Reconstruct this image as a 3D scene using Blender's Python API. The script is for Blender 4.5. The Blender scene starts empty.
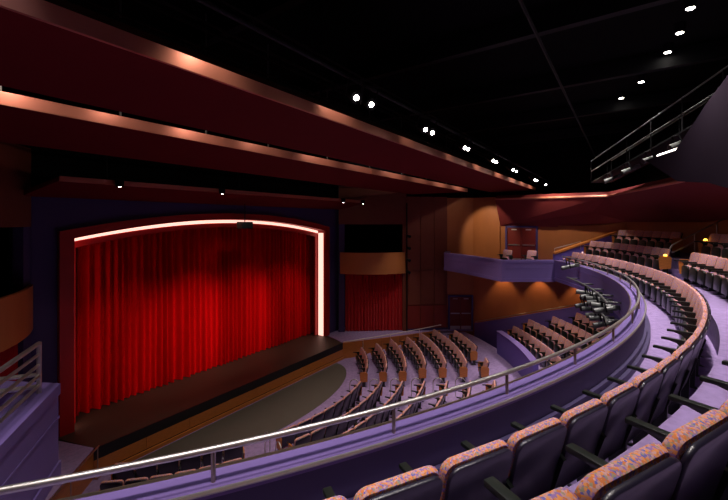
import bpy, bmesh, math, random
from mathutils import Vector, Matrix
R = math.radians
random.seed(7)
sc = bpy.context.scene
C = sc.collection

# ------------------------------------------------------------------ camera
# plan: origin = centre of the curved balcony, +x to the right along the stage front, +y towards the stage, z=0 stage floor
CAM = Vector((-10.1, -15.8, 6.49))
cd = bpy.data.cameras.new('camera'); cam = bpy.data.objects.new('camera', cd); C.objects.link(cam)
cam.location = CAM; cam.rotation_euler = (R(90), 0, R(-55))
cd.sensor_width = 36; cd.lens = 375 / 728 * 36; cd.shift_y = -28 / 728
cd.clip_start = .05; cd.clip_end = 200
sc.camera = cam
# ------------------------------------------------------------------ world, view
w = bpy.data.worlds.new('world'); sc.world = w; w.use_nodes = True
w.node_tree.nodes['Background'].inputs[0].default_value = (.01, .01, .012, 1)
w.node_tree.nodes['Background'].inputs[1].default_value = .2
sc.view_settings.view_transform = 'Standard'; sc.view_settings.look = 'None'
sc.view_settings.exposure = 0; sc.view_settings.gamma = 1; sc.view_settings.use_curve_mapping = False

def pol(r, a, z=0.0):
    return Vector((r * math.sin(R(a)), -r * math.cos(R(a)), z))

def spot(loc, tgt, power, angle=60, blend=.6, col=(1, .86, .74), size=.08, name='lamp', parent=None):
    d = bpy.data.lights.new(name, 'SPOT'); d.energy = power; d.color = col
    d.spot_size = R(angle); d.spot_blend = blend; d.shadow_soft_size = size
    o = bpy.data.objects.new(name, d); C.objects.link(o)
    o.location = loc
    v = Vector(tgt) - Vector(loc)
    o.rotation_euler = v.to_track_quat('-Z', 'Y').to_euler()
    return o

# ------------------------------------------------------------------ house lighting (the theatre's recessed downlights and stage lamps, plus added washes)
WARM = (1, .84, .72)
NEUT = (1, .9, .86)
for a, p in ((-40, 420), (-33, 520), (-26, 520), (-19, 500), (-12, 520), (-5, 620), (1, 720), (5.1, 720), (9, 720), (16.5, 720), (22.1, 720), (28, 680), (33, 620)):
    spot(pol(16.9, a, 10.9), pol(16.9, a, 4.2), p * 1.1, 78, .8, NEUT, .1)
# lamps over the curved parapet
for a in (-38, -31, -24, -17, -10, 0, 10, 20, 29):
    spot(pol(15.2, a, 9.6), pol(16.0, a, 4.7), 120, 56, .7, (.86, .82, 1), .08)
# orchestra floor downlights
for r, n in ((8.0, 5), (11.5, 7)):
    for k in range(n):
        a = -45 + 90 * k / (n - 1)
        spot(pol(r, a, 8.0), pol(r + .3, a, 0), 560 if abs(a) < 40 else (300 if r < 9 and a > 0 else 170), 76, .8, WARM, .1)
for x in (8.0, -8.0):
    spot((x, -6.4, 7.9), (x * 1.1, -4.4, .4), 300, 40, .9, WARM)
# warm front light on the house curtain, thrown from the catwalk
for x, t, p in ((-3.0, -3.6, 800), (-.4, -1.4, 2000), (2.4, 1.0, 2000), (5.0, 3.6, 1400)):
    spot((x, -9.0, 8.0), (t, -.7, 1.5), p, 32, 1, (1, .6, .48), .1)
# added spots without fixtures, brightening the balcony front
for x, tx, ty in ((-1, 8.6, -13.3), (1.5, 6.2, -14.6), (-4, 2.5, -15.6)):
    spot((x, -9.0, 8.0), (tx, ty, 4.2), 420, 26, .9, NEUT, .06)
# weak, wide warm spot aimed at the stage floor
spot((0, -3.0, 7.4), (0, -2.6, 0), 60, 110, .8, WARM)

# ------------------------------------------------------------------ materials
M = {}
def mat(name, col, rough=.6, metal=0, noise=0, nscale=20, bump=0, bscale=200, emit=None, estr=0, spec=.5, sheen=0, stretch=None, coords='Object'):
    m = bpy.data.materials.new(name); m.use_nodes = True
    nt = m.node_tree; b = nt.nodes['Principled BSDF']
    b.inputs['Base Color'].default_value = (*col, 1); b.inputs['Roughness'].default_value = rough
    b.inputs['Metallic'].default_value = metal; b.inputs['Specular IOR Level'].default_value = spec
    if sheen: b.inputs['Sheen Weight'].default_value = sheen
    tc = nt.nodes.new('ShaderNodeTexCoord'); src = tc.outputs[coords]
    if stretch:
        mp = nt.nodes.new('ShaderNodeMapping'); mp.inputs['Scale'].default_value = stretch
        nt.links.new(src, mp.inputs[0]); src = mp.outputs[0]
    if noise:
        n = nt.nodes.new('ShaderNodeTexNoise'); n.inputs['Scale'].default_value = nscale; n.inputs['Detail'].default_value = 4
        nt.links.new(src, n.inputs['Vector'])
        mx = nt.nodes.new('ShaderNodeMix'); mx.data_type = 'RGBA'
        mx.inputs[6].default_value = (*[c * (1 - noise) for c in col], 1)
        mx.inputs[7].default_value = (*[min(1, c * (1 + noise)) for c in col], 1)
        nt.links.new(n.outputs['Fac'], mx.inputs[0]); nt.links.new(mx.outputs[2], b.inputs['Base Color'])
    if bump:
        n2 = nt.nodes.new('ShaderNodeTexNoise'); n2.inputs['Scale'].default_value = bscale
        nt.links.new(src, n2.inputs['Vector'])
        bp = nt.nodes.new('ShaderNodeBump'); bp.inputs['Strength'].default_value = bump; bp.inputs['Distance'].default_value = .01
        nt.links.new(n2.outputs['Fac'], bp.inputs['Height']); nt.links.new(bp.outputs[0], b.inputs['Normal'])
    if emit:
        b.inputs['Emission Color'].default_value = (*emit, 1); b.inputs['Emission Strength'].default_value = estr
    M[name] = m
    return m
mat('carpet', (.30, .215, .42), .95, noise=.35, nscale=9, bump=.5, bscale=160, spec=.1)
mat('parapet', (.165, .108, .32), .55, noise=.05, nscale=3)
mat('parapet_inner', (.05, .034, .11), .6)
mat('navy', (.05, .032, .13), .7)
mat('wall_purple', (.13, .085, .36), .6)
mat('wood', (.50, .17, .035), .4, noise=.4, nscale=6, stretch=(1, 1, 10))
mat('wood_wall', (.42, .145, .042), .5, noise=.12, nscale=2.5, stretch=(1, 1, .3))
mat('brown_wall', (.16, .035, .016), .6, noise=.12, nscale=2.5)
mat('maroon', (.13, .008, .011), .8, noise=.06, nscale=2, spec=.1)
mat('soffit', (.19, .03, .03), .7, noise=.06, nscale=2, spec=.2)
mat('copper', (.62, .24, .16), .42, .5)
mat('red_paint', (.42, .004, .004), .5)
mat('curtain', (.58, .002, .004), .9, noise=.2, nscale=5, stretch=(1, 1, .05), spec=.03)
mat('curtain_side', (.42, .004, .010), .8, spec=.2, sheen=.1)
mat('stage_floor', (.045, .028, .02), .55, noise=.1, nscale=3)
mat('black_edge', (.006, .006, .007), .5)
mat('pit_floor', (.085, .075, .062), .7, noise=.08, nscale=2)
mat('black', (.002, .002, .0022), .9, spec=.1)
mat('steel_black', (.006, .006, .007), .6, spec=.2)
mat('metal', (.55, .53, .5), .42, 1)
mat('bronze', (.42, .36, .27), .35, 1)
mat('shell', (.012, .009, .022), .3)
mat('arm', (.008, .011, .008), .35)
mat('hardware', (.7, .6, .55), .5)
mat('door_red', (.20, .018, .012), .5)
mat('door_frame', (.06, .045, .2), .5)
mat('amber', (.9, .5, .05), .5, emit=(1, .55, .06), estr=6)
mat('led', (1, .8, .75), .5, emit=(1, .56, .45), estr=1.5)
mat('led_tube', (1, .9, .8), .5, emit=(1, .9, .8), estr=4)
mat('lens', (1, .95, .9), .5, emit=(1, .93, .85), estr=30)
mat('lens_small', (1, .95, .9), .5, emit=(1, .93, .85), estr=45)
mat('box_dark', (.012, .006, .014), .8, spec=.1)
mat('gray_fixture', (.09, .095, .09), .4)
# woven seat fabric: small multicolour flecks
def fabric():
    m = bpy.data.materials.new('fabric'); m.use_nodes = True; nt = m.node_tree; b = nt.nodes['Principled BSDF']
    b.inputs['Roughness'].default_value = .9; b.inputs['Specular IOR Level'].default_value = .15
    tc = nt.nodes.new('ShaderNodeTexCoord')
    v = nt.nodes.new('ShaderNodeTexVoronoi'); v.inputs['Scale'].default_value = 100
    nt.links.new(tc.outputs['Object'], v.inputs['Vector'])
    sp = nt.nodes.new('ShaderNodeSeparateColor'); nt.links.new(v.outputs['Color'], sp.inputs[0])
    rp = nt.nodes.new('ShaderNodeValToRGB'); rp.color_ramp.interpolation = 'CONSTANT'
    cols = [(0, (.62, .20, .07)), (.2, (.55, .30, .30)), (.38, (.30, .17, .42)), (.52, (.75, .30, .10)), (.66, (.34, .30, .20)), (.78, (.62, .36, .36)), (.9, (.16, .15, .45))]
    el = rp.color_ramp.elements
    while len(el) < len(cols): el.new(.5)
    for e, (p, c) in zip(el, cols): e.position = p; e.color = (*c, 1)
    nt.links.new(sp.outputs[0], rp.inputs[0]); nt.links.new(rp.outputs[0], b.inputs['Base Color'])
    M['fabric'] = m
fabric()

# ------------------------------------------------------------------ mesh helpers
class MB:
    def __init__(s): s.v = []; s.f = []
    def add(s, vs, fs):
        o = len(s.v); s.v += [tuple(v) for v in vs]; s.f += [tuple(i + o for i in f) for f in fs]; return s
    def box(s, c, d, rz=0, mtx=None):
        x, y, z = d[0] / 2, d[1] / 2, d[2] / 2
        vs = [Vector((sx * x, sy * y, sz * z)) for sx in (-1, 1) for sy in (-1, 1) for sz in (-1, 1)]
        m = mtx or Matrix.Rotation(rz, 3, 'Z')
        vs = [m @ v + Vector(c) for v in vs]
        return s.add(vs, [(0, 1, 3, 2), (4, 6, 7, 5), (0, 4, 5, 1), (2, 3, 7, 6), (0, 2, 6, 4), (1, 5, 7, 3)])
    def tube(s, pts, r, n=8):
        pts = [Vector(p) for p in pts]; rings = []
        for i, p in enumerate(pts):
            t = (pts[min(i + 1, len(pts) - 1)] - pts[max(i - 1, 0)]).normalized()
            a = t.cross(Vector((0, 0, 1)))
            if a.length < .05: a = t.cross(Vector((0, 1, 0)))
            a.normalize(); b = t.cross(a)
            rings.append([p + r * (math.cos(2 * math.pi * k / n) * a + math.sin(2 * math.pi * k / n) * b) for k in range(n)])
        fs = []
        for i in range(len(pts) - 1):
            for k in range(n): fs.append((i * n + k, i * n + (k + 1) % n, (i + 1) * n + (k + 1) % n, (i + 1) * n + k))
        fs.append(tuple(range(n))); fs.append(tuple((len(pts) - 1) * n + k for k in range(n)))
        return s.add([v for r_ in rings for v in r_], fs)
    def prism(s, poly, axis_vec):
        n = len(poly); a = [Vector(p) for p in poly]; d = Vector(axis_vec); b = [p + d for p in a]
        fs = [tuple(range(n)), tuple(range(2 * n - 1, n - 1, -1))] + [(i, (i + 1) % n, (i + 1) % n + n, i + n) for i in range(n)]
        return s.add(a + b, fs)
    def slab(s, pts, off):
        return s.prism(pts, off)
    def sweep(s, prof, a0, a1, n, close=True):
        m = len(prof); vs = []; fs = []
        for i in range(n + 1):
            a = a0 + (a1 - a0) * i / n
            vs += [pol(r, a, z) for r, z in prof]
        k = m if close else m - 1
        for i in range(n):
            for j in range(k): fs.append((i * m + j, i * m + (j + 1) % m, (i + 1) * m + (j + 1) % m, (i + 1) * m + j))
        if close: fs += [tuple(range(m)), tuple(n * m + j for j in range(m))]
        return s.add(vs, fs)
    def wall(s, p, q, z0, z1, t=.15):
        # vertical wall from plan point p to q; thickness goes to the right-hand side of p->q
        p = Vector((p[0], p[1], 0)); q = Vector((q[0], q[1], 0)); d = (q - p).normalized(); nrm = Vector((d.y, -d.x, 0)) * t
        return s.prism([(p.x, p.y, z0), (q.x, q.y, z0), (q.x, q.y, z1), (p.x, p.y, z1)], nrm)
    def cyl(s, p, q, r0, r1=None, n=12):
        r1 = r0 if r1 is None else r1
        p, q = Vector(p), Vector(q); t = (q - p).normalized(); a = t.cross(Vector((0, 0, 1)))
        if a.length < .05: a = Vector((1, 0, 0))
        a.normalize(); b = t.cross(a); vs = []
        for c, r in ((p, r0), (q, r1)):
            vs += [c + r * (math.cos(2 * math.pi * k / n) * a + math.sin(2 * math.pi * k / n) * b) for k in range(n)]
        return s.add(vs, [(k, (k + 1) % n, n + (k + 1) % n, n + k) for k in range(n)] + [tuple(range(n)), tuple(range(2 * n - 1, n - 1, -1))])
    def mesh(s, name, m, smooth=False, bevel=0):
        me = bpy.data.meshes.new(name); me.from_pydata(s.v, [], s.f)
        bm = bmesh.new(); bm.from_mesh(me)
        if bevel: bmesh.ops.bevel(bm, geom=bm.edges[:], offset=bevel, segments=2, affect='EDGES', profile=.6)
        bmesh.ops.recalc_face_normals(bm, faces=bm.faces); bm.to_mesh(me); bm.free()
        me.materials.append(M[m] if isinstance(m, str) else m)
        if smooth:
            for p in me.polygons: p.use_smooth = True
            me.set_sharp_from_angle(angle=R(40))
        return me
    def build(s, name, m, parent=None, smooth=False, bevel=0):
        o = bpy.data.objects.new(name, s.mesh(name, m, smooth, bevel)); C.objects.link(o)
        if parent: o.parent = parent
        return o
def tag(o, label, cat, group=None):
    o['label'] = label; o['category'] = cat
    if group: o['group'] = group
    return o
def struct(o, label=None):
    o['kind'] = 'structure'
    if label: o['label'] = label
    return o
def empty(name, loc=(0, 0, 0), rz=0):
    o = bpy.data.objects.new(name, None); C.objects.link(o); o.location = loc; o.rotation_euler = (0, 0, rz); o.empty_display_size = .2
    return o
def link(me, name, parent, loc=(0, 0, 0), rot=None):
    o = bpy.data.objects.new(name, me); C.objects.link(o); o.parent = parent; o.location = loc
    if rot: o.rotation_euler = rot
    return o
def arcpts(r, a0, a1, n, z):
    return [pol(r, a0 + (a1 - a0) * i / n, z) for i in range(n + 1)]

# ================================================================== STRUCTURE
# ---- orchestra floor: flat in front, rising in a shallow rake
def ofloor(r): return -.85 + max(0, .116 * (min(r, 13.0) - 7.25))
mb = MB(); prof = [(2.2, -.85), (7.25, -.85), (13.0, ofloor(13)), (14.35, ofloor(13)), (14.35, -1.2), (2.2, -1.2)]
mb.sweep(prof, -80, 80, 80)
struct(mb.build('floor', 'carpet'), 'purple speckled carpet of the orchestra level')
# pit cover: half-ellipse of grey boards
mb = MB(); n = 48; top = [(-.0 + 5.05 * math.cos(math.pi * k / n), -3.45 - 2.35 * math.sin(math.pi * k / n), -.838) for k in range(n + 1)]
mb.prism(top, (0, 0, -.3)); struct(mb.build('pit_floor', 'pit_floor'), 'dull grey half-oval pit floor in front of the stage')
# stage
mb = MB(); mb.prism([(-5.72, -3.28, 0), (5.76, -3.28, 0), (6.3, -1.4, 0), (9.5, 5, 0), (-9.5, 5, 0), (-6.3, -1.4, 0)], (0, 0, -.12))
st = struct(mb.build('stage_floor', 'stage_floor'), 'dark brown stage floor')
MB().box((0, -3.30, -.17), (11.5, .05, .34)).build('stage_edge', 'black_edge', st)
for k in range(8):
    x0 = -5.75 + k * 11.5 / 8
    MB().box((x0 + 11.5 / 16, -3.30, -.52), (11.5 / 8 - .012, .06, .36)).build('panel', 'wood', st)
MB().box((0, -3.31, -.715), (11.5, .03, .03)).build('groove', 'black_edge', st)
MB().box((0, -3.33, -.79), (11.5, .12, .12)).build('base_rail', 'wood', st)
# side walkways level with the stage, with wooden front
def walkway(pts, outer, side):
    mb = MB(); mb.prism([(*p, 0) for p in pts] + [(*p, 0) for p in outer], (0, 0, -.1))
    o = struct(mb.build('walkway', 'carpet'), 'purple carpeted walkway beside the stage, ' + side)
    for (p, q) in zip(pts, pts[1:]):
        L = (Vector(q) - Vector(p)).length; n = max(1, round(L / 1.1))
        for k in range(n):
            a = Vector(p).lerp(Vector(q), k / n + .003); b = Vector(p).lerp(Vector(q), (k + 1) / n - .003)
            m2 = MB(); m2.wall(a, b, -.95, -.01, .06); m2.build('panel', 'wood', o)
    return o
FR = [(5.76, -3.28), (8.6, -5.15), (11.0, -6.6)]
FL = [(-5.72, -3.28), (-7.9, -5.5), (-10.2, -7.4)]
walkway(FR, [(12.2, -8.2), (12.2, -2), (6.4, -1.4)], 'to the right of the stage')
walkway(FL, [(-12.2, -8.2), (-12.2, -2), (-6.4, -1.4)], 'to the left of the stage')
def hand(name, pts, posts, label, m='metal', r=.022, pr=.015, cat='handrail', group=None):
    e = empty(name, (0, 0, 0)); MB().tube(pts, r, 10).build('top_rail', m, e, True)
    for a, b in posts: MB().tube([a, b], pr, 8).build('post', m, e, True)
    return tag(e, label, cat, group)
hand('walkway_handrail', [(5.66, -3.42, .08), (8.5, -5.27, .2), (10.9, -6.72, .34)],
     [((6.6, -4.04, .1), (6.6, -4.04, -.85)), ((8.0, -4.94, .17), (8.0, -4.94, -.8)), ((9.6, -5.93, .26), (9.6, -5.93, -.7))], 'straight metal handrail along the walkway leading to the exit doors', 'hardware')
hand('walkway_handrail', [(-5.66, -3.42, .08), (-7.82, -5.62, .12), (-9.6, -7.1, .2)],
     [((-5.70, -3.46, .08), (-5.70, -3.46, -.85)), ((-6.62, -4.4, .1), (-6.62, -4.4, -.85)), ((-7.6, -5.4, .1), (-7.6, -5.4, -.8))], 'thin handrail on the wooden ramp wall below the left side box', 'bronze')

# ---- parterre: raised rear terrace under the balcony
mb = MB()
prof = [(14.2, .2), (15.25, .2), (15.25, .5), (16.15, .5), (16.15, .8), (17.05, .8), (17.05, 1.1), (20.2, 1.1), (20.2, -1.2), (14.2, -1.2)]
mb.sweep(prof, -42, 42, 60); struct(mb.build('parterre_floor', 'carpet'), 'stepped purple carpet floor of the terrace under the balcony')
for a0, a1 in ((24, 42), (-20, 20), (-42, -24)):
    mb = MB(); mb.sweep([(14.0, -.9), (14.0, .93), (14.22, .93), (14.22, .1), (14.2, -.9)], a0, a1, 24)
    o = struct(mb.build('parterre_wall', 'wall_purple'), 'low curved purple wall at the front of the terrace')
    mb = MB(); mb.sweep([(13.96, .93), (13.96, .97), (14.27, .97), (14.27, .93)], a0, a1, 24); mb.build('coping', 'parapet', o)

# ---- balcony slab with seating steps
mb = MB()
prof = [(15.95, 3.78), (15.95, 4.22), (17.12, 4.22), (17.12, 4.74), (18.07, 4.74), (18.07, 5.26), (20.3, 5.26), (20.3, 3.78)]
mb.sweep(prof, -44, 37.5, 90); struct(mb.build('balcony_floor', 'carpet'), 'purple carpeted balcony floor rising in steps')
# parapet: curved upstand with coping, metal nosings and a stepped fascia
mb = MB()
prof = [(15.90, 4.735), (16.045, 4.735), (16.05, 4.725), (16.06, 4.725), (16.065, 4.735), (16.13, 4.74), (16.13, 4.70), (16.11, 4.70), (16.11, 4.215),
        (15.96, 4.215), (15.96, 3.80), (15.86, 3.80), (15.86, 3.94), (15.89, 3.96), (15.89, 4.52), (15.86, 4.54), (15.86, 4.735)]
mb.sweep(prof, -40.5, 34.6, 110)
par = struct(mb.build('balcony_parapet', 'parapet'), 'curved purple balcony parapet')
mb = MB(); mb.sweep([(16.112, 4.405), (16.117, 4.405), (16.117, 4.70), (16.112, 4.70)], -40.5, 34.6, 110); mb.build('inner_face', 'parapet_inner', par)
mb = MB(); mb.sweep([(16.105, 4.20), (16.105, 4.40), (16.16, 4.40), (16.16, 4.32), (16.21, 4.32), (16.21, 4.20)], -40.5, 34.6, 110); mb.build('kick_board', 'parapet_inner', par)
MB().tube(arcpts(15.87, -40.5, 34.6, 110, 4.737), .013, 6).build('front_nosing', 'bronze', par, True)
MB().tube(arcpts(16.13, -40.5, 34.6, 110, 4.742), .016, 6).build('back_nosing', 'metal', par, True)
e = empty('balcony_handrail', (0, 0, 0))
MB().tube(arcpts(16.02, -40, 33, 110, 4.955), .023, 10).build('top_rail', 'metal', e, True)
for k in range(15):
    a = -37.5 + 5 * k
    MB().tube([pol(16.02, a, 4.735), pol(16.02, a, 4.955)], .016, 8).build('post', 'bronze', e, True)
tag(e, 'curved metal handrail on short posts along the balcony parapet', 'handrail')

# ---- balcony side wings (boxes)
def wing(path, back, side, lab):
    # path: plan points of parapet front edge, back: rest of polygon
    poly = [(*p, 4.22) for p in path] + [(*p, 4.22) for p in back]
    fl = MB(); fl.prism(poly, (0, 0, -.44)); f = struct(fl.build('wing_floor', 'carpet'), 'carpeted floor of the ' + lab)
    o = struct(empty('wing_parapet'), 'angled purple parapet of the ' + lab)
    m1, m2, m3, m4 = MB(), MB(), MB(), MB()
    N = []
    for i, p in enumerate(path):
        p = Vector(p); ds = []
        if i: ds.append((p - Vector(path[i - 1])).normalized())
        if i < len(path) - 1: ds.append((Vector(path[i + 1]) - p).normalized())
        d = sum(ds, Vector((0, 0))).normalized(); nn = Vector((d.y, -d.x)) * side
        k = 1 / max(.4, nn.dot(Vector((ds[0].y, -ds[0].x)) * side)); N.append(nn * k)
    for (p, np_), (q, nq) in zip(zip(path, N), list(zip(path, N))[1:]):
        p, q = Vector(p), Vector(q)
        def quad(mm, o0, o1, z0, z1):
            a, b, c, d = p + np_ * o0, q + nq * o0, q + nq * o1, p + np_ * o1
            vs = [(*a, z0), (*b, z0), (*c, z0), (*d, z0), (*a, z1), (*b, z1), (*c, z1), (*d, z1)]
            mm.add(vs, [(0, 1, 2, 3), (4, 5, 6, 7), (0, 1, 5, 4), (1, 2, 6, 5), (2, 3, 7, 6), (3, 0, 4, 7)])
        quad(m1, -.01, .22, 3.77, 4.62); quad(m2, -.025, .26, 4.62, 4.735); quad(m3, -.03, .05, 3.75, 3.90)
        quad(m4, -.018, .03, 4.36, 4.39)
    m1.build('body', 'parapet', o); m2.build('coping', 'parapet', o); m3.build('base_moulding', 'parapet', o); m4.build('moulding', 'parapet', o)
    return o
WR = [(9.02, -13.12), (7.6, -11.1), (9.2, -8.85), (10.0, -7.3), (11.35, -6.85)]
wing(WR, [(12.3, -8.2), (12.3, -15.4), (9.9, -12.7)], 1, 'right side box of the balcony')
WL = [(-10.0, -12.75), (-8.68, -10.75), (-9.5, -9.3), (-10.4, -7.7), (-11.6, -7.2)]
wing(WL, [(-12.3, -8.2), (-12.3, -15.4)], -1, 'left side box of the balcony')

# ---- walls
ZT = 11.2
ZW = 7.95
def wseg(name, p, q, m, z0=-1.2, z1=ZW, t=.2, label=None):
    mb = MB(); mb.wall(p, q, z0, z1, t); o = struct(mb.build(name, m), label)
    MB().wall(p, q, z1, ZT, t).build('upper_wall', 'black', o); return o
# proscenium wall with arched opening
XO, YP = 5.72, -1.6
def arch(x, z_side, z_mid): return z_side + (z_mid - z_side) * (1 - (x / XO) ** 2)
def arched_frame(name, xi, zi, zm, xo, zo, zom, y0, y1, m, parent=None, n=40, zb=0.0, smooth=False):
    mb = MB(); vs = []; inn = []; out = []
    inn = [(-xi, zb)] + [(-xi + 2 * xi * k / n, zi + (zm - zi) * (1 - ((-xi + 2 * xi * k / n) / xi) ** 2)) for k in range(n + 1)] + [(xi, zb)]
    out = [(-xo, zb)] + [(-xo + 2 * xo * k / n, zo + (zom - zo) * (1 - ((-xo + 2 * xo * k / n) / xo) ** 2)) for k in range(n + 1)] + [(xo, zb)]
    m_ = len(inn)
    vs = [(x, y0, z) for x, z in inn] + [(x, y0, z) for x, z in out] + [(x, y1, z) for x, z in inn] + [(x, y1, z) for x, z in out]
    fs = []
    for i in range(m_ - 1):
        fs += [(i, i + 1, m_ + i + 1, m_ + i), (2 * m_ + i, 2 * m_ + i + 1, 3 * m_ + i + 1, 3 * m_ + i), (i, i + 1, 2 * m_ + i + 1, 2 * m_ + i), (m_ + i, m_ + i + 1, 3 * m_ + i + 1, 3 * m_ + i)]
    fs += [(0, m_, 3 * m_, 2 * m_), (m_ - 1, 2 * m_ - 1, 4 * m_ - 1, 3 * m_ - 1)]
    mb.add(vs, fs); return mb.build(name, m, parent)
PX = .17
pw = struct(arched_frame('wall_proscenium', 6.1, 6.15, 6.85, 7.3, 7.45, 7.45, 0, .3, 'navy'), 'dark navy proscenium wall'); pw.location = (PX, YP, 0)
MB().box((0, .15, 9.32), (14.6, .3, 3.74)).build('upper_wall', 'black', pw)  # shadow above the arch, put into the wall as black
fr = tag(empty('proscenium_frame', (PX, YP, 0)), 'red arched proscenium frame with a glowing inner light strip', 'proscenium')
arched_frame('outer_frame', 5.9, 5.98, 6.60, 6.27, 6.20, 6.86, -.2, .36, 'red_paint', fr)
arched_frame('inner_frame', 5.7, 5.66, 6.26, 5.93, 6.02, 6.64, .37, .5, 'red_paint', fr)
for k in range(3):
    n_ = 14; x0_, x1_ = -5.86 + 11.72 * k / 3, -5.86 + 11.72 * (k + 1) / 3
    zz = lambda x: 5.84 + .61 * (1 - (x / 5.9) ** 2)
    top_ = [(x0_ + (x1_ - x0_) * q / n_) for q in range(n_ + 1)]
    MB().prism([(x, .33, zz(x)) for x in top_] + [(x, .33, zz(x) + .13) for x in reversed(top_)], (0, .03, 0)).build('light_strip', 'led', fr)
for sx in (-1, 1): MB().box((sx * 5.89, .13, 2.93), (.02, .36, 5.86)).build('light_strip', 'led', fr)
# side splay walls, boxes, exits
def splay(sx, P0, P1, lab):
    P0 = Vector(P0); P1 = Vector(P1); d = (P1 - P0).normalized(); L = (P1 - P0).length
    nin = Vector((-d.y, d.x)) if Vector((-d.y, d.x)).dot(Vector((-P0.x, 0))) > 0 else Vector((d.y, -d.x))
    def at(t, off, z): q = P0 + d * t + nin * off; return (q.x, q.y, z)
    def vb(mb, t0, t1, o0, o1, z0, z1):
        return mb.add([at(t0, o0, z0), at(t1, o0, z0), at(t1, o1, z0), at(t0, o1, z0), at(t0, o0, z1), at(t1, o0, z1), at(t1, o1, z1), at(t0, o1, z1)],
                      [(0, 1, 2, 3), (4, 5, 6, 7), (0, 1, 5, 4), (1, 2, 6, 5), (2, 3, 7, 6), (3, 0, 4, 7)])
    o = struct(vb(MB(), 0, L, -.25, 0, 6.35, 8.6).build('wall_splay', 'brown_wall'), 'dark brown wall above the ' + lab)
    for (t0, t1, z0, z1, mm) in ((0, .35, -.1, 6.35, 'navy'), (L - .22, L, -.1, 6.35, 'brown_wall')):
        vb(MB(), t0, t1, -.25, 0, z0, z1).build('pier', mm, o)
    vb(MB(), 0, L, -1.6, -1.5, -.1, 6.5).build('back_panel', 'black', o)
    # box fascia: curved band
    mb = MB(); n = 24; sag = .55; ins = []; vs = []
    for k in range(n + 1):
        t = .08 + (L - .16) * k / n; b = sag * (1 - (2 * t / L - 1) ** 2) + .05
        vs += [at(t, b, 3.45), at(t, b, 4.7), at(t, b - .12, 4.7), at(t, b - .12, 3.45)]
    fs = [(4 * k + j, 4 * k + (j + 1) % 4, 4 * k + 4 + (j + 1) % 4, 4 * k + 4 + j) for k in range(n) for j in range(4)] + [(0, 1, 2, 3), (4 * n, 4 * n + 1, 4 * n + 2, 4 * n + 3)]
    mb.add(vs, fs); bx = tag(empty('side_box'), 'curved wooden side box over the red drape, ' + lab, 'theatre box')
    mb.build('fascia', 'wood_wall', bx)
    vs = [at(L * k / n, .01 + (sag - .12) * (1 - (2 * k / n - 1) ** 2), 3.5) for k in range(1, n)] + [at(L - .23, .01, 3.5), at(L - .23, -1.4, 3.5), at(.36, -1.4, 3.5), at(.36, .01, 3.5)]
    MB().prism(vs, (0, 0, .1)).build('box_floor', 'brown_wall', bx)
    # drape below
    mb = MB(); nn = 120; rows = 6; vs = []
    for i in range(nn + 1):
        t = .4 + (L - .64) * i / nn; ph = t * 34 + 1.3 * math.sin(t * 3.1)
        for j in range(rows + 1):
            z = .03 + (3.44 - .03) * j / rows; amp = .055 * (1 - .25 * j / rows)
            vs.append(at(t, -.12 + amp * math.sin(ph) + .02 * math.sin(ph * .37), z))
    fs = [(i * (rows + 1) + j, (i + 1) * (rows + 1) + j, (i + 1) * (rows + 1) + j + 1, i * (rows + 1) + j + 1) for i in range(nn) for j in range(rows)]
    dr = MB().add(vs, fs).build('side_drape', 'curtain_side', None, True)
    tag(dr, 'red pleated drape hanging below the curved side box, ' + lab, 'drape')
    return o
P0R, P1R = (7.15, -1.9), (9.65, -5.05)
P0L, P1L = (-6.75, -1.75), (-9.65, -5.05)
splay(1, P0R, P1R, 'right of the stage'); splay(-1, P0L, P1L, 'left of the stage')
W1, W2, W3 = (11.4, -6.9), (12.3, -8.2), (12.3, -15.8)
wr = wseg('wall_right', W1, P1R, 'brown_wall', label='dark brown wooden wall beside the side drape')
wr2 = wseg('wall_right', W2, W1, 'wood_wall', label='orange wooden wall holding the lower exit doors')
wr3 = wseg('wall_right', W3, W2, 'wood_wall', label='orange wooden side wall of the balcony and terrace')
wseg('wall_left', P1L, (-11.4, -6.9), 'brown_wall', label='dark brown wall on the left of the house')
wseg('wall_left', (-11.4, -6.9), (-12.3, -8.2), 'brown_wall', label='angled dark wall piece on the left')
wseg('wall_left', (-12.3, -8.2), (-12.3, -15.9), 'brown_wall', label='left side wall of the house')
mb = MB(); mb.sweep([(20.05, -1.2), (20.05, 7.2), (20.25, 7.2), (20.25, -1.2)], -38.2, 38.2, 60)
wb_ = struct(mb.build('wall_back', 'wood_wall'), 'curved orange rear wall behind the last balcony row')
mb = MB(); mb.sweep([(20.05, 7.2), (20.05, ZT), (20.25, ZT), (20.25, 7.2)], -38.2, 38.2, 60); mb.build('upper_wall', 'black', wb_)
struct(MB().box((0, -7, ZT + .1), (27, 34, .2)).build('ceiling', 'black'), 'black ceiling')
struct(MB().box((0, 5.2, 5), (20, .2, 13)).build('wall_stage', 'black'), 'black wall behind the stage')
# panelling on the brown wall
d = (Vector(W1) - Vector(P1R)); 
for k in range(3):
    a = Vector(P1R) + d * (k / 3 + .01); b = Vector(P1R) + d * ((k + 1) / 3 - .01)
    nn = Vector((d.y, -d.x)).normalized() * .03
    for z0, z1, mm in ((.15, 1.5, 'door_red'), (1.56, 3.6, 'brown_wall'), (3.64, 5.6, 'brown_wall'), (5.64, 8.0, 'brown_wall')):
        m2 = MB(); m2.wall(a + nn, b + nn, z0, z1, -.0 + .03); m2.build('panel', mm, wr)
MB().wall(Vector(P1R) + nn, Vector(W1) + nn, -.1, .12, .03).build('baseboard', 'navy', wr)
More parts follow.
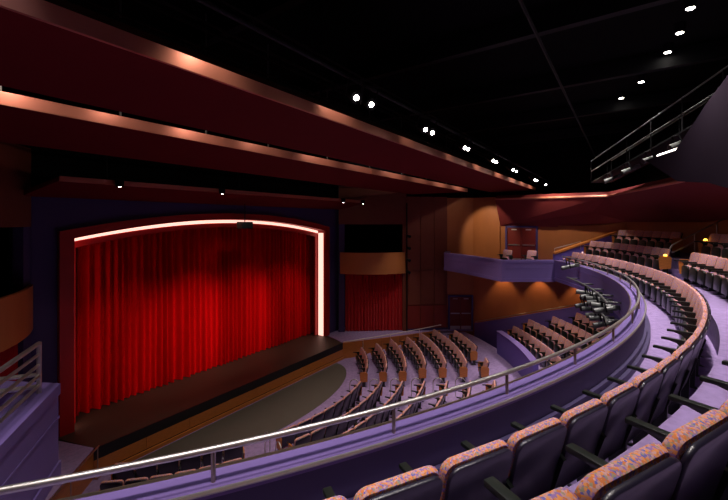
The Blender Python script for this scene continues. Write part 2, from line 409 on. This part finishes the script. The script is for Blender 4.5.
# panel seams as separate boards on the long right wall above the balcony
for k in range(5):
    y0 = -8.3 - k * 1.5
    if k in (1, 2): continue
    MB().box((12.185, y0 - .75, 5.3), (.03, 1.48, 2.0)).build('panel', 'wood_wall', wr3)

# doors
def door(name, P, Q, z0, h, label):
    P, Q = Vector(P), Vector(Q); d = (Q - P).normalized(); L = (Q - P).length; nin = Vector((d.y, -d.x))
    if nin.dot(Vector((-P.x, -P.y - 8))) < 0: nin = -nin
    ang = math.atan2(d.y, d.x)
    root = struct(empty(name), label)
    def bx(mb, t, off, z, sx, sy, sz): q = P + d * t + nin * off; mb.box((q.x, q.y, z), (sx, sy, sz), ang); return mb
    for t in (.04, L - .04): bx(MB(), t, .05, z0 + h / 2, .1, .12, h).build('jamb', 'door_frame', root)
    bx(MB(), L / 2, .05, z0 + h, L + .02, .12, .1).build('lintel', 'door_frame', root)
    for s in (0, 1):
        t = .09 + (L - .18) * (.25 + .5 * s)
        lf = bx(MB(), t, .03, z0 + h / 2 - .03, (L - .18) / 2 - .015, .05, h - .1).build('door_leaf', 'door_red', root)
        bx(MB(), t, .09, z0 + .98, (L - .18) / 2 - .12, .05, .06).build('push_bar', 'metal', lf)
        bx(MB(), t, .07, z0 + .12, (L - .18) / 2 - .06, .01, .2).build('kick_plate', 'metal', lf)
        bx(MB(), t, .08, z0 + h - .16, .28, .05, .06).build('closer', 'hardware', lf)
    return root
door('door_1', (12.3, -10.1), (12.3, -11.8), 4.22, 2.0, 'dark red double doors with metal push bars on the balcony')
dv = (Vector(W2) - Vector(W1))
door('door_2', Vector(W1) + dv * .03, Vector(W1) + dv * .97, .0, 2.02, 'dark red double exit doors below the balcony box')

# sloping wainscot and handrail in front of the side wall, terrace level
mb = MB(); mb.prism([(12.28, -8.3, -.9), (12.28, -15.7, -.9), (12.28, -15.7, 2.75), (12.28, -8.5, .45), (12.28, -8.3, .42)], (-.12, 0, 0))
wn = struct(mb.build('wainscot', 'wall_purple'), 'purple sloping dado below the terrace handrail')
hand('terrace_handrail', [(12.02, -8.4, .55), (12.02, -15.5, 2.82)], [((12.02, y, .55 + (-8.4 - y) * .32), (12.16, y, .5 + (-8.4 - y) * .32)) for y in (-9, -11, -13, -15)], 'sloping handrail on the orange wall beneath the balcony', 'bronze')
# sloping stair wall at end of the balcony rows
mb = MB(); p, q = pol(16.45, 38.2), pol(19.6, 38.2)
pr = [(p.x, p.y, 4.0), (q.x, q.y, 4.0), (q.x, q.y, 5.95), (p.x, p.y, 4.92)]
mb.prism(pr, pol(.14, 128.2)); sw = tag(empty('stair_wall'), 'sloping purple stair wall with wooden cap beside the balcony doors', 'stair wall')
mb.build('body', 'wall_purple', sw)
mb = MB(); off = pol(.05, 128.2)
mb.prism([(p.x - off.x, p.y - off.y, 4.92), (q.x - off.x, q.y - off.y, 5.95), (q.x - off.x, q.y - off.y, 6.04), (p.x - off.x, p.y - off.y, 5.01)], pol(.24, 128.2)); mb.build('cap', 'wood', sw)
for t in (.15, .45, .75):
    c = p.lerp(q, t); z = 4.55 + t * 1.0
    MB().cyl((c.x - .0, c.y, z), (c.x - .03, c.y + .03, z), .035).build('step_light', 'led', sw)
MB().tube([(p + (q - p) * t + Vector((0, 0, zz)))for t, zz in ((0, 5.05), (0, 5.2), (.28, 5.42), (.42, 5.55), (.42, 5.15))], .015, 8).build('loop_rail', 'metal', sw, True)

# ---- faceted soffits on the right above the balcony
A0, A1, AP, A2, A3 = Vector((12.28, -9.8, 6.26)), Vector((12.28, -12.98, 6.22)), Vector((11.8, -14.38, 6.99)), Vector((12.15, -15.8, 6.49)), Vector((8.42, -18.1, 6.49))
B0, B1, B2 = Vector((11.2, -9.8, 7.77)), Vector((10.33, -15.1, 7.68)), Vector((5.29, -17.2, 7.78))
A5, B3 = Vector((4.2, -19.5, 6.75)), Vector((1.2, -18.6, 7.9))
UP = Vector((.12, .0, .25))
for pts in ((A0, A1, AP, B1, B0), (A1, A2, AP), (B1, AP, A2, A3, B2), (B2, A3, A5, B3)):
    mb = MB(); c = sum(pts, Vector()) / len(pts)
    vs = [*pts] + [Vector((v.x * 1.02, v.y * 1.0 - .02, v.z + .2)) for v in pts]; n = len(pts)
    fs = [(i, (i + 1) % n, n + (i + 1) % n, n + i) for i in range(n)]
    for o_ in (0, n): fs += [(o_, o_ + i, o_ + i + 1) for i in range(1, n - 1)]
    o = mb.add(vs, fs).build('soffit', 'soffit'); struct(o, 'faceted maroon soffit panel above the balcony side')
mb = MB(); mb.tube([B0, B1, B2, B3], .06, 6); struct(mb.build('soffit_edge', 'copper', None, True), 'copper top edge of the maroon soffits')

# ---- hanging reflector panels across the house (maroon undersides, copper edges)
def cloud(yn, zn, yf, zf, x0, x1, x0f, x1f, th, label, hang, hm='steel_black', hy=1.3):
    root = tag(empty('ceiling_panel', (0, yn, zn)), label, 'ceiling panel', 'maroon ceiling panels')
    dz = zf - zn; dy = yf - yn
    mb = MB(); mb.prism([(x0, .012, 0), (x1, .012, 0), (x1f, dy, dz), (x0f, dy, dz)], (0, 0, th)); mb.build('board', 'maroon', root)
    mb = MB(); mb.box(((x0 + x1) / 2, -.012, th / 2), (x1 - x0, .04, th + .02)); mb.build('edge_trim', 'copper', root)
    for x in hang: MB().tube([(x, hy, th), (x, hy, ZT - zn)], .02, 6).build('hanger', hm, root)
    return root
cloud(-11.7, 8.22, -9.3, 8.22, -12.1, 12.05, -12.1, 12.05, .15, 'widest maroon ceiling panel, with spotlights along its copper edge', (-8, -4, 0, 4, 8))
cloud(-8.1, 8.26, -5.3, 8.13, -11.9, 11.5, -9.8, 9.8, .18, 'middle maroon ceiling panel with bright copper edge', (-8.6, -6.95, -5.2, -3.4, -1, 1.4, 3.8, 6.2, 8.6), 'gray_fixture', .1)
c3 = cloud(-3.5, 7.58, -1.9, 7.22, -6.6, 7.6, -7.0, 7.3, .12, 'narrow maroon ceiling panel right over the stage front', (-5, 0, 5))
# small lamps which graze the copper edges
for x, p in ((-10.4, 5), (-7.5, 14), (-5.1, 14), (-2.7, 7), (-.42, 22), (2.12, 22), (4.75, 26), (6.9, 26), (8.72, 26), (10.6, 26)):
    spot((x, -12.2, 8.62), (x + .05, -11.7, 8.2), p, 120, 1, (1, .78, .64), .04)
for x, p in ((-9.6, 30), (-8.4, 24), (-7.0, 13), (-5.4, 22), (-3.6, 13), (-1.4, 22), (.8, 14), (3.0, 26), (5.4, 16), (7.6, 30), (10.0, 36)):
    spot((x, -8.9, 8.75), (x + .1, -8.1, 8.3), p, 130, 1, (1, .74, .62), .04)
# ---- catwalks and pipes in the black ceiling void
def pipe(name, pts, label, cat='pipe', r=.03, m='steel_black', group='black ceiling pipes'):
    return tag(MB().tube(pts, r, 8).build(name, m, None, True), label, cat, group)
pipe('lighting_pipe', [(-12.1, -12.25, 8.75), (12.0, -12.25, 8.75)], 'long black pipe carrying the spotlights beside the widest ceiling panel')
for y, z in ((-14.5, 9.8), (-10.2, 9.6), (-6.6, 9.2), (-4.3, 8.6)):
    pipe('lighting_pipe', [(-12.1, y, z), (12.1 if y < -8 else 10, y, z)], 'black lighting pipe crossing the dark ceiling void')
for x in (-9, -5, -1, 3, 7, 11):
    tag(MB().box((x, -9, 10.9), (.2, 20, .45)).build('roof_beam', 'steel_black'), 'black steel roof beam across the ceiling', 'beam', 'black roof beams')
def catwalk(p, q, label, w_=.8, rm='steel_black'):
    p, q = Vector(p), Vector(q); d = (q - p).normalized(); n_ = d.cross(Vector((0, 0, 1))).normalized()
    root = tag(empty('catwalk'), label, 'catwalk')
    mb = MB(); mb.prism([p - n_ * w_ / 2, q - n_ * w_ / 2, q + n_ * w_ / 2, p + n_ * w_ / 2], (0, 0, .05)); mb.build('deck', 'steel_black', root)
    for s in (-1, 1):
        for z in (.5, .95): MB().tube([p + n_ * s * w_ / 2 + Vector((0, 0, z)), q + n_ * s * w_ / 2 + Vector((0, 0, z))], .022, 6).build('rail', rm, root)
        k = int((q - p).length / 1.5)
        for i in range(k + 1):
            c = p.lerp(q, i / k) + n_ * s * w_ / 2; MB().tube([c, c + Vector((0, 0, .98))], .02, 6).build('post', 'steel_black', root)
    return root
catwalk((-11.5, -10.2, 9.0), (11.5, -10.2, 9.0), 'black catwalk above the widest ceiling panel')
catwalk((9.2, -14.9, 8.2), (1.0, -18.7, 9.4), 'catwalk with pipe rails behind the dark hanging box over the balcony', .8, 'gray_fixture')
# dark purple hanging box over the balcony with a lit edge
HB = HBP = None
e = empty('hanging_box', (0, 0, 0))
q0, q1 = Vector((3.18, -16.45)), Vector((-.13, -17.83))
def hb(t, z): v = q0.lerp(q1, t); return Vector((v.x, v.y, z))
face = [hb(.0, 8.28), hb(.405, 8.30), hb(.748, 9.17), hb(1.0, 9.7), hb(1.0, 7.09), hb(.748, 7.35), hb(.425, 7.51)]
back = Vector((.64, .40, 0)) * .5
MB().prism(face, back).build('body', 'box_dark', e)
MB().tube([hb(.05, 8.31), hb(.40, 8.33)], .045, 8).build('light_tube', 'led_tube', e, True)
tag(e, 'dark purple angular box hanging over the balcony with a lit white edge', 'hanging box')

# ================================================================== CURTAIN
mb = MB(); nn, rows = 620, 14; vs = []
rnd = random.Random(3); ph = 0; xs = []; phs = []
for i in range(nn + 1):
    x = -6.3 + 12.6 * i / nn; ph += (12.6 / nn) * (25 + 4 * math.sin(x * 1.7 + 1) + 4 * math.sin(x * 4.3)); xs.append(x); phs.append(ph)
for i in range(nn + 1):
    x = xs[i]; a = .105 + .03 * math.sin(x * 2.3) + .02 * math.sin(x * 7.1)
    for j in range(rows + 1):
        t = j / rows; z = .02 + 7.0 * t
        y = -.72 + a * (1.08 - .45 * t) * math.sin(phs[i] + .35 * math.sin(3 * t + x)) + .03 * math.sin(phs[i] * .31 + 2 * t)
        vs.append((x, y, z))
fs = [(i * (rows + 1) + j, (i + 1) * (rows + 1) + j, (i + 1) * (rows + 1) + j + 1, i * (rows + 1) + j + 1) for i in range(nn) for j in range(rows)]
cu = tag(empty('stage_curtain', (0, 0, 0)), 'big red pleated house curtain closing the stage', 'curtain')
mb.add(vs, fs).build('pleated_cloth', 'curtain', cu, True)

# ================================================================== SEATS
def rot_x(v, a, o): v = Vector(v) - Vector(o); return Matrix.Rotation(a, 3, 'X') @ v + Vector(o)
def rounded_panel(w0, w1, h, th, rad, bulge=0.0, n=5):
    """upright panel in XZ, thickness along Y (front at +th/2), rounded top corners, slight cushion bulge"""
    out = [(-w0 / 2, 0), (w0 / 2, 0)]
    for k in range(n + 1):
        a = math.pi / 2 * k / n; out.append((w1 / 2 - rad + rad * math.cos(a), h - rad + rad * math.sin(a)))
    for k in range(n + 1):
        a = math.pi / 2 * (1 + k / n); out.append((-w1 / 2 + rad + rad * math.cos(a), h - rad + rad * math.sin(a)))
    return out
def cushion_mesh(name, m, w0, w1, h, th, rad, tilt, org, edge=.025):
    out = rounded_panel(w0, w1, h, th, rad); cx = sum(p[0] for p in out) / len(out); cz = h * .5
    mb = MB(); rings = []
    for ins, y in ((edge, th / 2), (edge * .3, th / 2 - edge * .3), (0, th / 2 - edge), (0, -th / 2 + edge), (edge * .3, -th / 2 + edge * .3), (edge, -th / 2)):
        rings.append([Vector((x * (1 - 2 * ins / w0), y, cz + (z - cz) * (1 - 2 * ins / h))) for x, z in out])
    n = len(out); vs = [v for r_ in rings for v in r_]; fs = []
    for i in range(len(rings) - 1):
        for k in range(n): fs.append((i * n + k, i * n + (k + 1) % n, (i + 1) * n + (k + 1) % n, (i + 1) * n + k))
    fs += [tuple(range(n)), tuple((len(rings) - 1) * n + k for k in range(n))]
    vs = [Matrix.Rotation(tilt, 3, 'X') @ v + Vector(org) for v in vs]
    return mb.add(vs, fs).mesh(name, m, True)
SW = .56
ME = {}
ME['backrest'] = cushion_mesh('backrest', 'fabric', .48, .535, .535, .065, .07, R(14), (0, .12, .35), .022)
ME['back_shell'] = cushion_mesh('back_shell', 'shell', .47, .515, .62, .03, .075, R(14), (0, .088, .25), .008)
ME['seat_pan'] = cushion_mesh('seat_pan', 'arm', .42, .44, .36, .045, .10, R(4), (0, .265, .13), .015)
ME['seat_cushion'] = cushion_mesh('seat_cushion', 'fabric', .42, .44, .37, .06, .10, R(4), (0, .215, .13), .02)
mb = MB(); mb.box((SW / 2, .257, .615), (.058, .33, .032)); ME['armrest'] = mb.mesh('armrest', 'arm', True, .009)
prof = [(.03, .60), (.34, .60), (.25, .575), (.205, .53), (.19, .46), (.19, .03), (.30, 0), (.0, 0), (.06, .03), (.05, .3), (-.03, .56)]
mb = MB(); mb.prism([(SW / 2 - .016, y, z) for y, z in prof], (.032, 0, 0)); ME['standard'] = mb.mesh('standard', 'arm')
mb = MB(); mb.prism([(SW / 2 - .02 + .02, y, z) for y, z in [(-.02, .24), (.28, .22), (.31, .55), (.27, .645), (.02, .645), (-.04, .58)]], (.03, 0, 0)); ME['end_panel'] = mb.mesh('end_panel', 'wood', False, .004)
mb = MB(); mb.cyl((SW / 2 + .015, .13, .648), (SW / 2 + .015, .13, .70), .05, .035, 10); ME['aisle_light'] = mb.mesh('aisle_light', 'amber')
NS = [0]
def mirrored(me):
    m2 = me.copy()
    for v in m2.vertices: v.co.x *= -1
    m2.flip_normals(); return m2
MEL = {k: mirrored(ME[k]) for k in ('armrest', 'standard', 'end_panel', 'aisle_light')}
def seat(loc, rz, label, group, left_end=False, right_end=False, panel=(False, False), amber=(False, False), last=False):
    r_ = empty('theatre_seat', loc, rz); NS[0] += 1
    b_ = link(ME['back_shell'], 'back_shell', r_); link(ME['backrest'], 'back_cushion', b_)
    b_ = link(ME['seat_pan'], 'seat_pan', r_); link(ME['seat_cushion'], 'seat_cushion', b_)
    b_ = link(ME['standard'], 'standard', r_); link(ME['armrest'], 'armrest', b_)
    if left_end:
        b_ = link(MEL['standard'], 'standard', r_); link(MEL['armrest'], 'armrest', b_)
    if panel[1]: link(ME['end_panel'], 'end_panel', r_)
    if panel[0]: link(MEL['end_panel'], 'end_panel', r_)
    if amber[1]: link(ME['aisle_light'], 'aisle_light', r_)
    if amber[0]: link(MEL['aisle_light'], 'aisle_light', r_)
    if panel[0] or panel[1]: label += ', with wooden end panel'
    return tag(r_, label, 'seat', group)
def hidden(p):
    # seats which the balcony parapet hides completely are not built
    d = p - CAM; lo, hi = 0.0, 1.0
    for _ in range(40):
        m_ = (lo + hi) / 2; q = CAM + d * m_
        if math.hypot(q.x, q.y) > 15.86: lo = m_
        else: hi = m_
    return (CAM + d * lo).z < 4.73 - .12
def row(r, z, a0, a1, label, group, panels=(False, False), amber=(False, False), test=None):
    """seats from angle a0 to a1; rz=a makes the seat face the stage; local +x is towards +angle"""
    n = max(1, int(R(a1 - a0) * r / SW)); st = math.degrees(SW / r); off = ((a1 - a0) - n * st) / 2 + st / 2
    for k in range(n):
        a = a0 + off + k * st; p = pol(r, a, z)
        if test and test(p + Vector((0, 0, .85))): continue
        seat(p, R(a), label, group, left_end=(k == 0), panel=(panels[0] and k == 0, panels[1] and k == n - 1), amber=(amber[0] and k == 0, amber[1] and k == n - 1))
ordn = ['front', 'second', 'third', 'fourth', 'fifth', 'sixth', 'seventh']
# balcony
row(16.95, 4.22, -34.9, 36.8, 'patterned mauve seat in the balcony row right behind the parapet', 'front balcony row', (True, True))
row(17.9, 4.745, -33.0, 14.6, 'mauve seat in the long second balcony row before the amber-lit aisle', 'second balcony row before the aisle', (False, True), (False, False))
row(17.82, 4.74, 17.8, 36.3, 'mauve seat in second balcony row between amber-lit aisle and stair wall', 'second balcony row beyond the aisle', (True, True), (True, False))
row(18.85, 5.26, 5.0, 18.5, 'patterned mauve seat in the rear balcony row beside the step handrail', 'rear balcony row before the aisle', (False, True), (False, True))
row(18.85, 5.26, 22.4, 34.9, 'patterned mauve seat in the rear balcony row against the orange wall', 'rear balcony row beyond the aisle', (True, True))
# loose chairs in the wing
for (x, y) in ((9.55, -10.9), (9.75, -12.0)):
    seat((x, y, 4.22), R(62), 'single mauve seat behind the angled parapet by the balcony doors', 'seats in the right box', left_end=True)
# orchestra
def line_ok(p):   # inside the walkway front
    for (q0_, q1_) in ((FR[0], FR[1]), (FR[1], FR[2])):
        dx, dy = q1_[0] - q0_[0], q1_[1] - q0_[1]
        if ((p.x - q0_[0]) * dy - (p.y - q0_[1]) * dx) / math.hypot(dx, dy) < .45: return False
    return True
for i in range(7):
    r = 7.3 + .86 * i; z = ofloor(r)
    row(r, z, -17, 19.8, f'mauve seat in the {ordn[i]} centre orchestra row counted from the stage', f'centre orchestra, {ordn[i]} row', (True, True), test=hidden)
    if i < 6:
        row(r, z, 28, 53.5, f'mauve seat in the {ordn[i]} right-hand orchestra row counted from the stage', f'right orchestra, {ordn[i]} row', (True, True), test=lambda p: hidden(p) or not line_ok(p))
    else:
        row(r, z, 35.5, 50.5, 'mauve seat in the short rear orchestra row by the exit doors', 'right orchestra, short rear row', (True, True))
        row(r, z, 27.6, 30.4, 'single mauve seat alone beside the short rear orchestra row', None, (True, True))
    if i < 5:
        row(r, z, -52, -25, f'mauve seat in the {ordn[i]} left-hand orchestra row counted from the stage', f'left orchestra, {ordn[i]} row', (True, True), test=hidden)
# terrace
for i, (r, z, a0, a1) in enumerate(((15.15, .2, 24.6, 44), (16.05, .5, 24, 44), (16.95, .8, 24, 44), (17.85, 1.1, 30, 44))):
    row(r, z, a0 + 0, a1 - 0, f'mauve seat in the {ordn[i]} terrace row under the balcony', f'terrace, {ordn[i]} row', (True, True), test=lambda p: hidden(p) or p.x > 11.4)
for a in (30, 35, 40):
    spot(pol(14.9, a, 3.7), pol(15.9, a, .4), 70, 110, .8, WARM)
# scallop lamps on the side wall under the balcony
for y in (-10.0, -11.9, -13.8):
    spot((11.75, y, 3.74), (12.3, y, 1.6), 60, 74, .6, (1, .6, .35), .03)
spot((9.2, -11.4, 8.0), (9.65, -11.5, 4.6), 300, 44, .7, NEUT, .05)  # added spot with no fixture, brightens the loose seats in the right box
# warm wash on the upper orange wall
spot((9.6, -9.4, 8.0), (12.2, -9.2, 5.9), 260, 58, .5, (1, .78, .55), .05)
spot((9.6, -12.6, 8.6), (12.3, -13.4, 5.6), 260, 80, .7, (1, .8, .6), .05)
spot((8.2, -14.6, 8.8), (10.6, -16.9, 6.4), 160, 80, .7, (1, .8, .6), .05)
for x, y in ((10.4, -9.9), (9.0, -14.4), (5.2, -16.4)):
    spot((x, y, 8.9), (x + .8, y - .5, 7.7), 9, 100, .7, (1, .75, .6), .03)

# aisle loop handrails at the right-hand ends of the centre rows
for i in range(6):
    r = 7.3 + .86 * i; z = ofloor(r); a = 21.2
    c = pol(r - .35, a, z); t = pol(1, a); t.normalize()
    pts = []
    for k in range(13):
        u = math.pi * k / 12; pts.append(c + t * (-.2 * math.cos(u)) + Vector((0, 0, .55 + .2 * math.sin(u))))
    pts = [Vector((pts[0].x, pts[0].y, z))] + pts + [Vector((pts[-1].x, pts[-1].y, z + .25))]
    tag(MB().tube(pts, .018, 8).build('loop_handrail', 'metal', None, True), f'looped metal handrail in the aisle at the end of the {ordn[i]} centre orchestra row', 'handrail')
for i in range(3):
    r = 7.3 + .86 * i; z = ofloor(r); a = -18.6
    c = pol(r - .35, a, z); t = pol(1, a); t.normalize()
    pts = [c + t * (-.2 * math.cos(math.pi * k / 12)) + Vector((0, 0, .55 + .2 * math.sin(math.pi * k / 12))) for k in range(13)]
    pts = [Vector((pts[0].x, pts[0].y, z))] + pts + [Vector((pts[-1].x, pts[-1].y, z + .25))]
    tag(MB().tube(pts, .018, 8).build('loop_handrail', 'metal', None, True), f'looped handrail at the {ordn[i]} centre orchestra row, on the aisle facing the ramp wall', 'handrail')

# balcony aisle steps and handrail
for i, z in enumerate((4.48, 5.0)):
    r0 = 16.86 + .95 * i
    mb = MB(); mb.sweep([(r0, z - .27), (r0, z), (r0 + .28, z), (r0 + .28, z - .27)], 15.0, 17.4, 3)
    struct(mb.build('aisle_step', 'carpet'), 'carpeted half step in the balcony aisle')
def lp(t, dz): return Vector((5.82, -17.0, 5.72)).lerp(Vector((7.0, -18.3, 6.49)), t) + Vector((0, 0, dz))
ar = empty('step_handrail')
MB().tube([lp(.5, -.27), lp(.1, -.27), lp(.03, -.25), lp(-.02, -.17), lp(-.02, -.09), lp(.03, -.01), lp(.1, 0), lp(1.0, 0), lp(1.25, 0)], .024, 8).build('loop_rail', 'metal', ar, True)
for t, zb in ((.5, 5.27), (.98, 5.27)): MB().tube([lp(t, 0), Vector((lp(t, 0).x, lp(t, 0).y, zb))], .018, 8).build('post', 'metal', ar, True)
tag(ar, 'looped metal handrail climbing the amber-lit balcony aisle', 'handrail')
# side box rail on the left wing parapet
lr = empty('box_guardrail'); A = Vector((-8.86, -10.86, 4.735)); Bp = Vector((-10.1, -12.75, 4.735)); Cp = Vector((-10.3, -9.9, 4.735))
MB().tube([A, A + Vector((0, 0, .52))], .022, 8).build('post', 'metal', lr, True)
mid = A.lerp(Bp, .75); MB().tube([mid, mid + Vector((0, 0, .52))], .022, 8).build('post', 'metal', lr, True)
for z in (.51, .40, .29, .18, .08): MB().tube([A + Vector((0, 0, z)), Bp + Vector((0, 0, z))], .016 if z < .5 else .022, 8).build('bar', 'metal', lr, True)
for z in (.19, .07): MB().tube([A + Vector((0, 0, z)), Cp + Vector((0, 0, z))], .022, 8).build('cross_bar', 'metal', lr, True)
tag(lr, 'multi-bar metal guard rail on the purple parapet of the left box', 'guard rail')

# ================================================================== LAMPS
mb = MB(); mb.cyl((0, 0, 0), (0, 0, .2), .10, .12, 14); L_BODY = mb.mesh('can', 'steel_black', True)
mb = MB(); mb.cyl((0, 0, -.004), (0, 0, .0), .075, .075, 14); L_LENS = mb.mesh('lens', 'lens')
for k, a in enumerate((1.0, 5.1, 9.0, 16.7, 22.2)):
    e = empty('downlight', pol(16.9, a, 10.98)); link(L_BODY, 'can', e); link(L_LENS, 'lens', e)
    tag(e, 'round white downlight in the black ceiling over the balcony', 'downlight', 'balcony ceiling downlights')
# spotlight: body cylinder along -Y local, lens, yoke
mb = MB(); mb.cyl((0, -.2, 0), (0, .16, 0), .07, .10, 12); S_BODY = mb.mesh('body', 'steel_black', True)
mb = MB(); mb.cyl((0, .161, 0), (0, .166, 0), .042, .042, 12); S_LENS = mb.mesh('lens', 'lens_small')
mb = MB(); mb.box((-.125, 0, .1), (.012, .04, .3)); mb.box((.125, 0, .1), (.012, .04, .3)); mb.box((0, 0, .25), (.26, .04, .012)); S_YOKE = mb.mesh('yoke', 'steel_black')
mb = MB(); mb.cyl((0, -.25, 0), (0, .28, 0), .07, .085, 12); mb.box((0, -.3, 0), (.12, .16, .13)); G_BODY = mb.mesh('body', 'gray_fixture', True)
mb = MB(); mb.cyl((0, .281, 0), (0, .284, 0), .075, .075, 12); G_LENS = mb.mesh('lens', 'black_edge')
def spotlight(loc, aim, label, group, grey=False):
    e = empty('spotlight', loc); v = Vector(aim) - Vector(loc)
    e.rotation_euler = v.to_track_quat('Y', 'Z').to_euler()
    link(G_BODY if grey else S_BODY, 'body', e); link(G_LENS if grey else S_LENS, 'lens', e); link(S_YOKE, 'yoke', e)
    return tag(e, label, 'spotlight', group)
for x in (-5.32, -4.9, -2.87, -2.53, -.55, -.3, 1.95, 2.3, 4.5, 5.0, 8.5, 9.0, 11.3):
    spotlight((x, -12.25, 8.50), (x - 3, -16.5, 5.4), 'lit black spotlight hung on the pipe beside the widest ceiling panel', 'spotlights on the pipe')
for x in (-5.2, -1.8, 5.4, 7.2):
    e = empty('downlight', (x, -3.62, 7.52)); link(L_BODY, 'can', e); ln = link(L_LENS, 'lens', e); ln.scale = (.5, .5, 1)
    tag(e, 'small white downlight at the edge of the narrow ceiling panel', 'downlight', 'downlights by the narrow ceiling panel')
# lighting rig on the balcony front
rg = empty('lighting_rig')
MB().tube(arcpts(15.52, 8, 27, 24, 4.25), .03, 8).build('pipe', 'gray_fixture', rg, True)
MB().tube(arcpts(15.52, 8, 22, 20, 3.75), .03, 8).build('pipe', 'gray_fixture', rg, True)
for a in (9, 13, 17, 21, 26):
    for z in (4.25, 3.75) if a < 22 else (4.25,): MB().tube([pol(15.52, a, z), pol(15.87, a, z)], .025, 6).build('bracket', 'gray_fixture', rg)
tag(rg, 'curved double lighting pipe bracketed to the far balcony front', 'lighting rig')
for k, a in enumerate((9.5, 11.5, 13.5, 15.5, 17.5, 19.5)):
    spotlight(pol(15.5, a, 4.0), pol(4, a * .4 + (k % 3 - 1) * 45, 1.2 + k % 2 * 3.5), 'grey stage spotlight hanging from the upper pipe of the balcony rig', 'grey spotlights on the balcony rig', True)
for k, a in enumerate((10.5, 13, 15, 18, 20.5)):
    spotlight(pol(15.52, a, 3.53), pol(4, a * .4 + (k % 3 - 1) * 50, (k % 2) * 2.8), 'grey stage spotlight hanging from the lower pipe of the balcony rig', 'grey spotlights on the lower rig', True)
spotlight(pol(15.45, 25.6, 4.72), pol(4, 12, 2), 'single grey spotlight clamped to the far balcony parapet', None, True)
for t in (.2, .35, .5, .65, .8):
    c = Vector((9.2, -14.9, 8.2)).lerp(Vector((1.0, -18.7, 9.4)), t) + Vector((-.17, .36, -.28))
    spotlight(c, c + Vector((-2, 3, -1.5)), 'unlit grey spotlight slung under the catwalk over the balcony', 'spotlights under the catwalk', True)
# vertical boom with small lamps beside the side drape
bm_ = empty('lighting_boom', (P1R[0] - .15, P1R[1] - .12, 0)); MB().tube([(0, 0, 0), (0, 0, 7.6)], .04, 8).build('pole', 'steel_black', bm_, True)
for z in (3.6, 4.3, 5.0, 5.7): MB().cyl((-.05, -.02, z), (-.2, -.3, z - .06), .06, .09, 10).build('lamp_can', 'steel_black', bm_, True)
tag(bm_, 'black vertical lighting boom beside the side drape', 'lighting boom')
# speaker hung over the arch, black
e = empty('speaker', (.25, -2.25, 6.35)); MB().box((0, 0, 0), (.55, .4, .3)).build('cabinet', 'black_edge', e, False, .02)
MB().box((0, -.205, 0), (.48, .012, .24)).build('grille', 'steel_black', e); MB().tube([(0, 0, .14), (0, 0, .92)], .02, 6).build('bracket', 'steel_black', e)
tag(e, 'small black loudspeaker hung at the top of the arch', 'speaker')
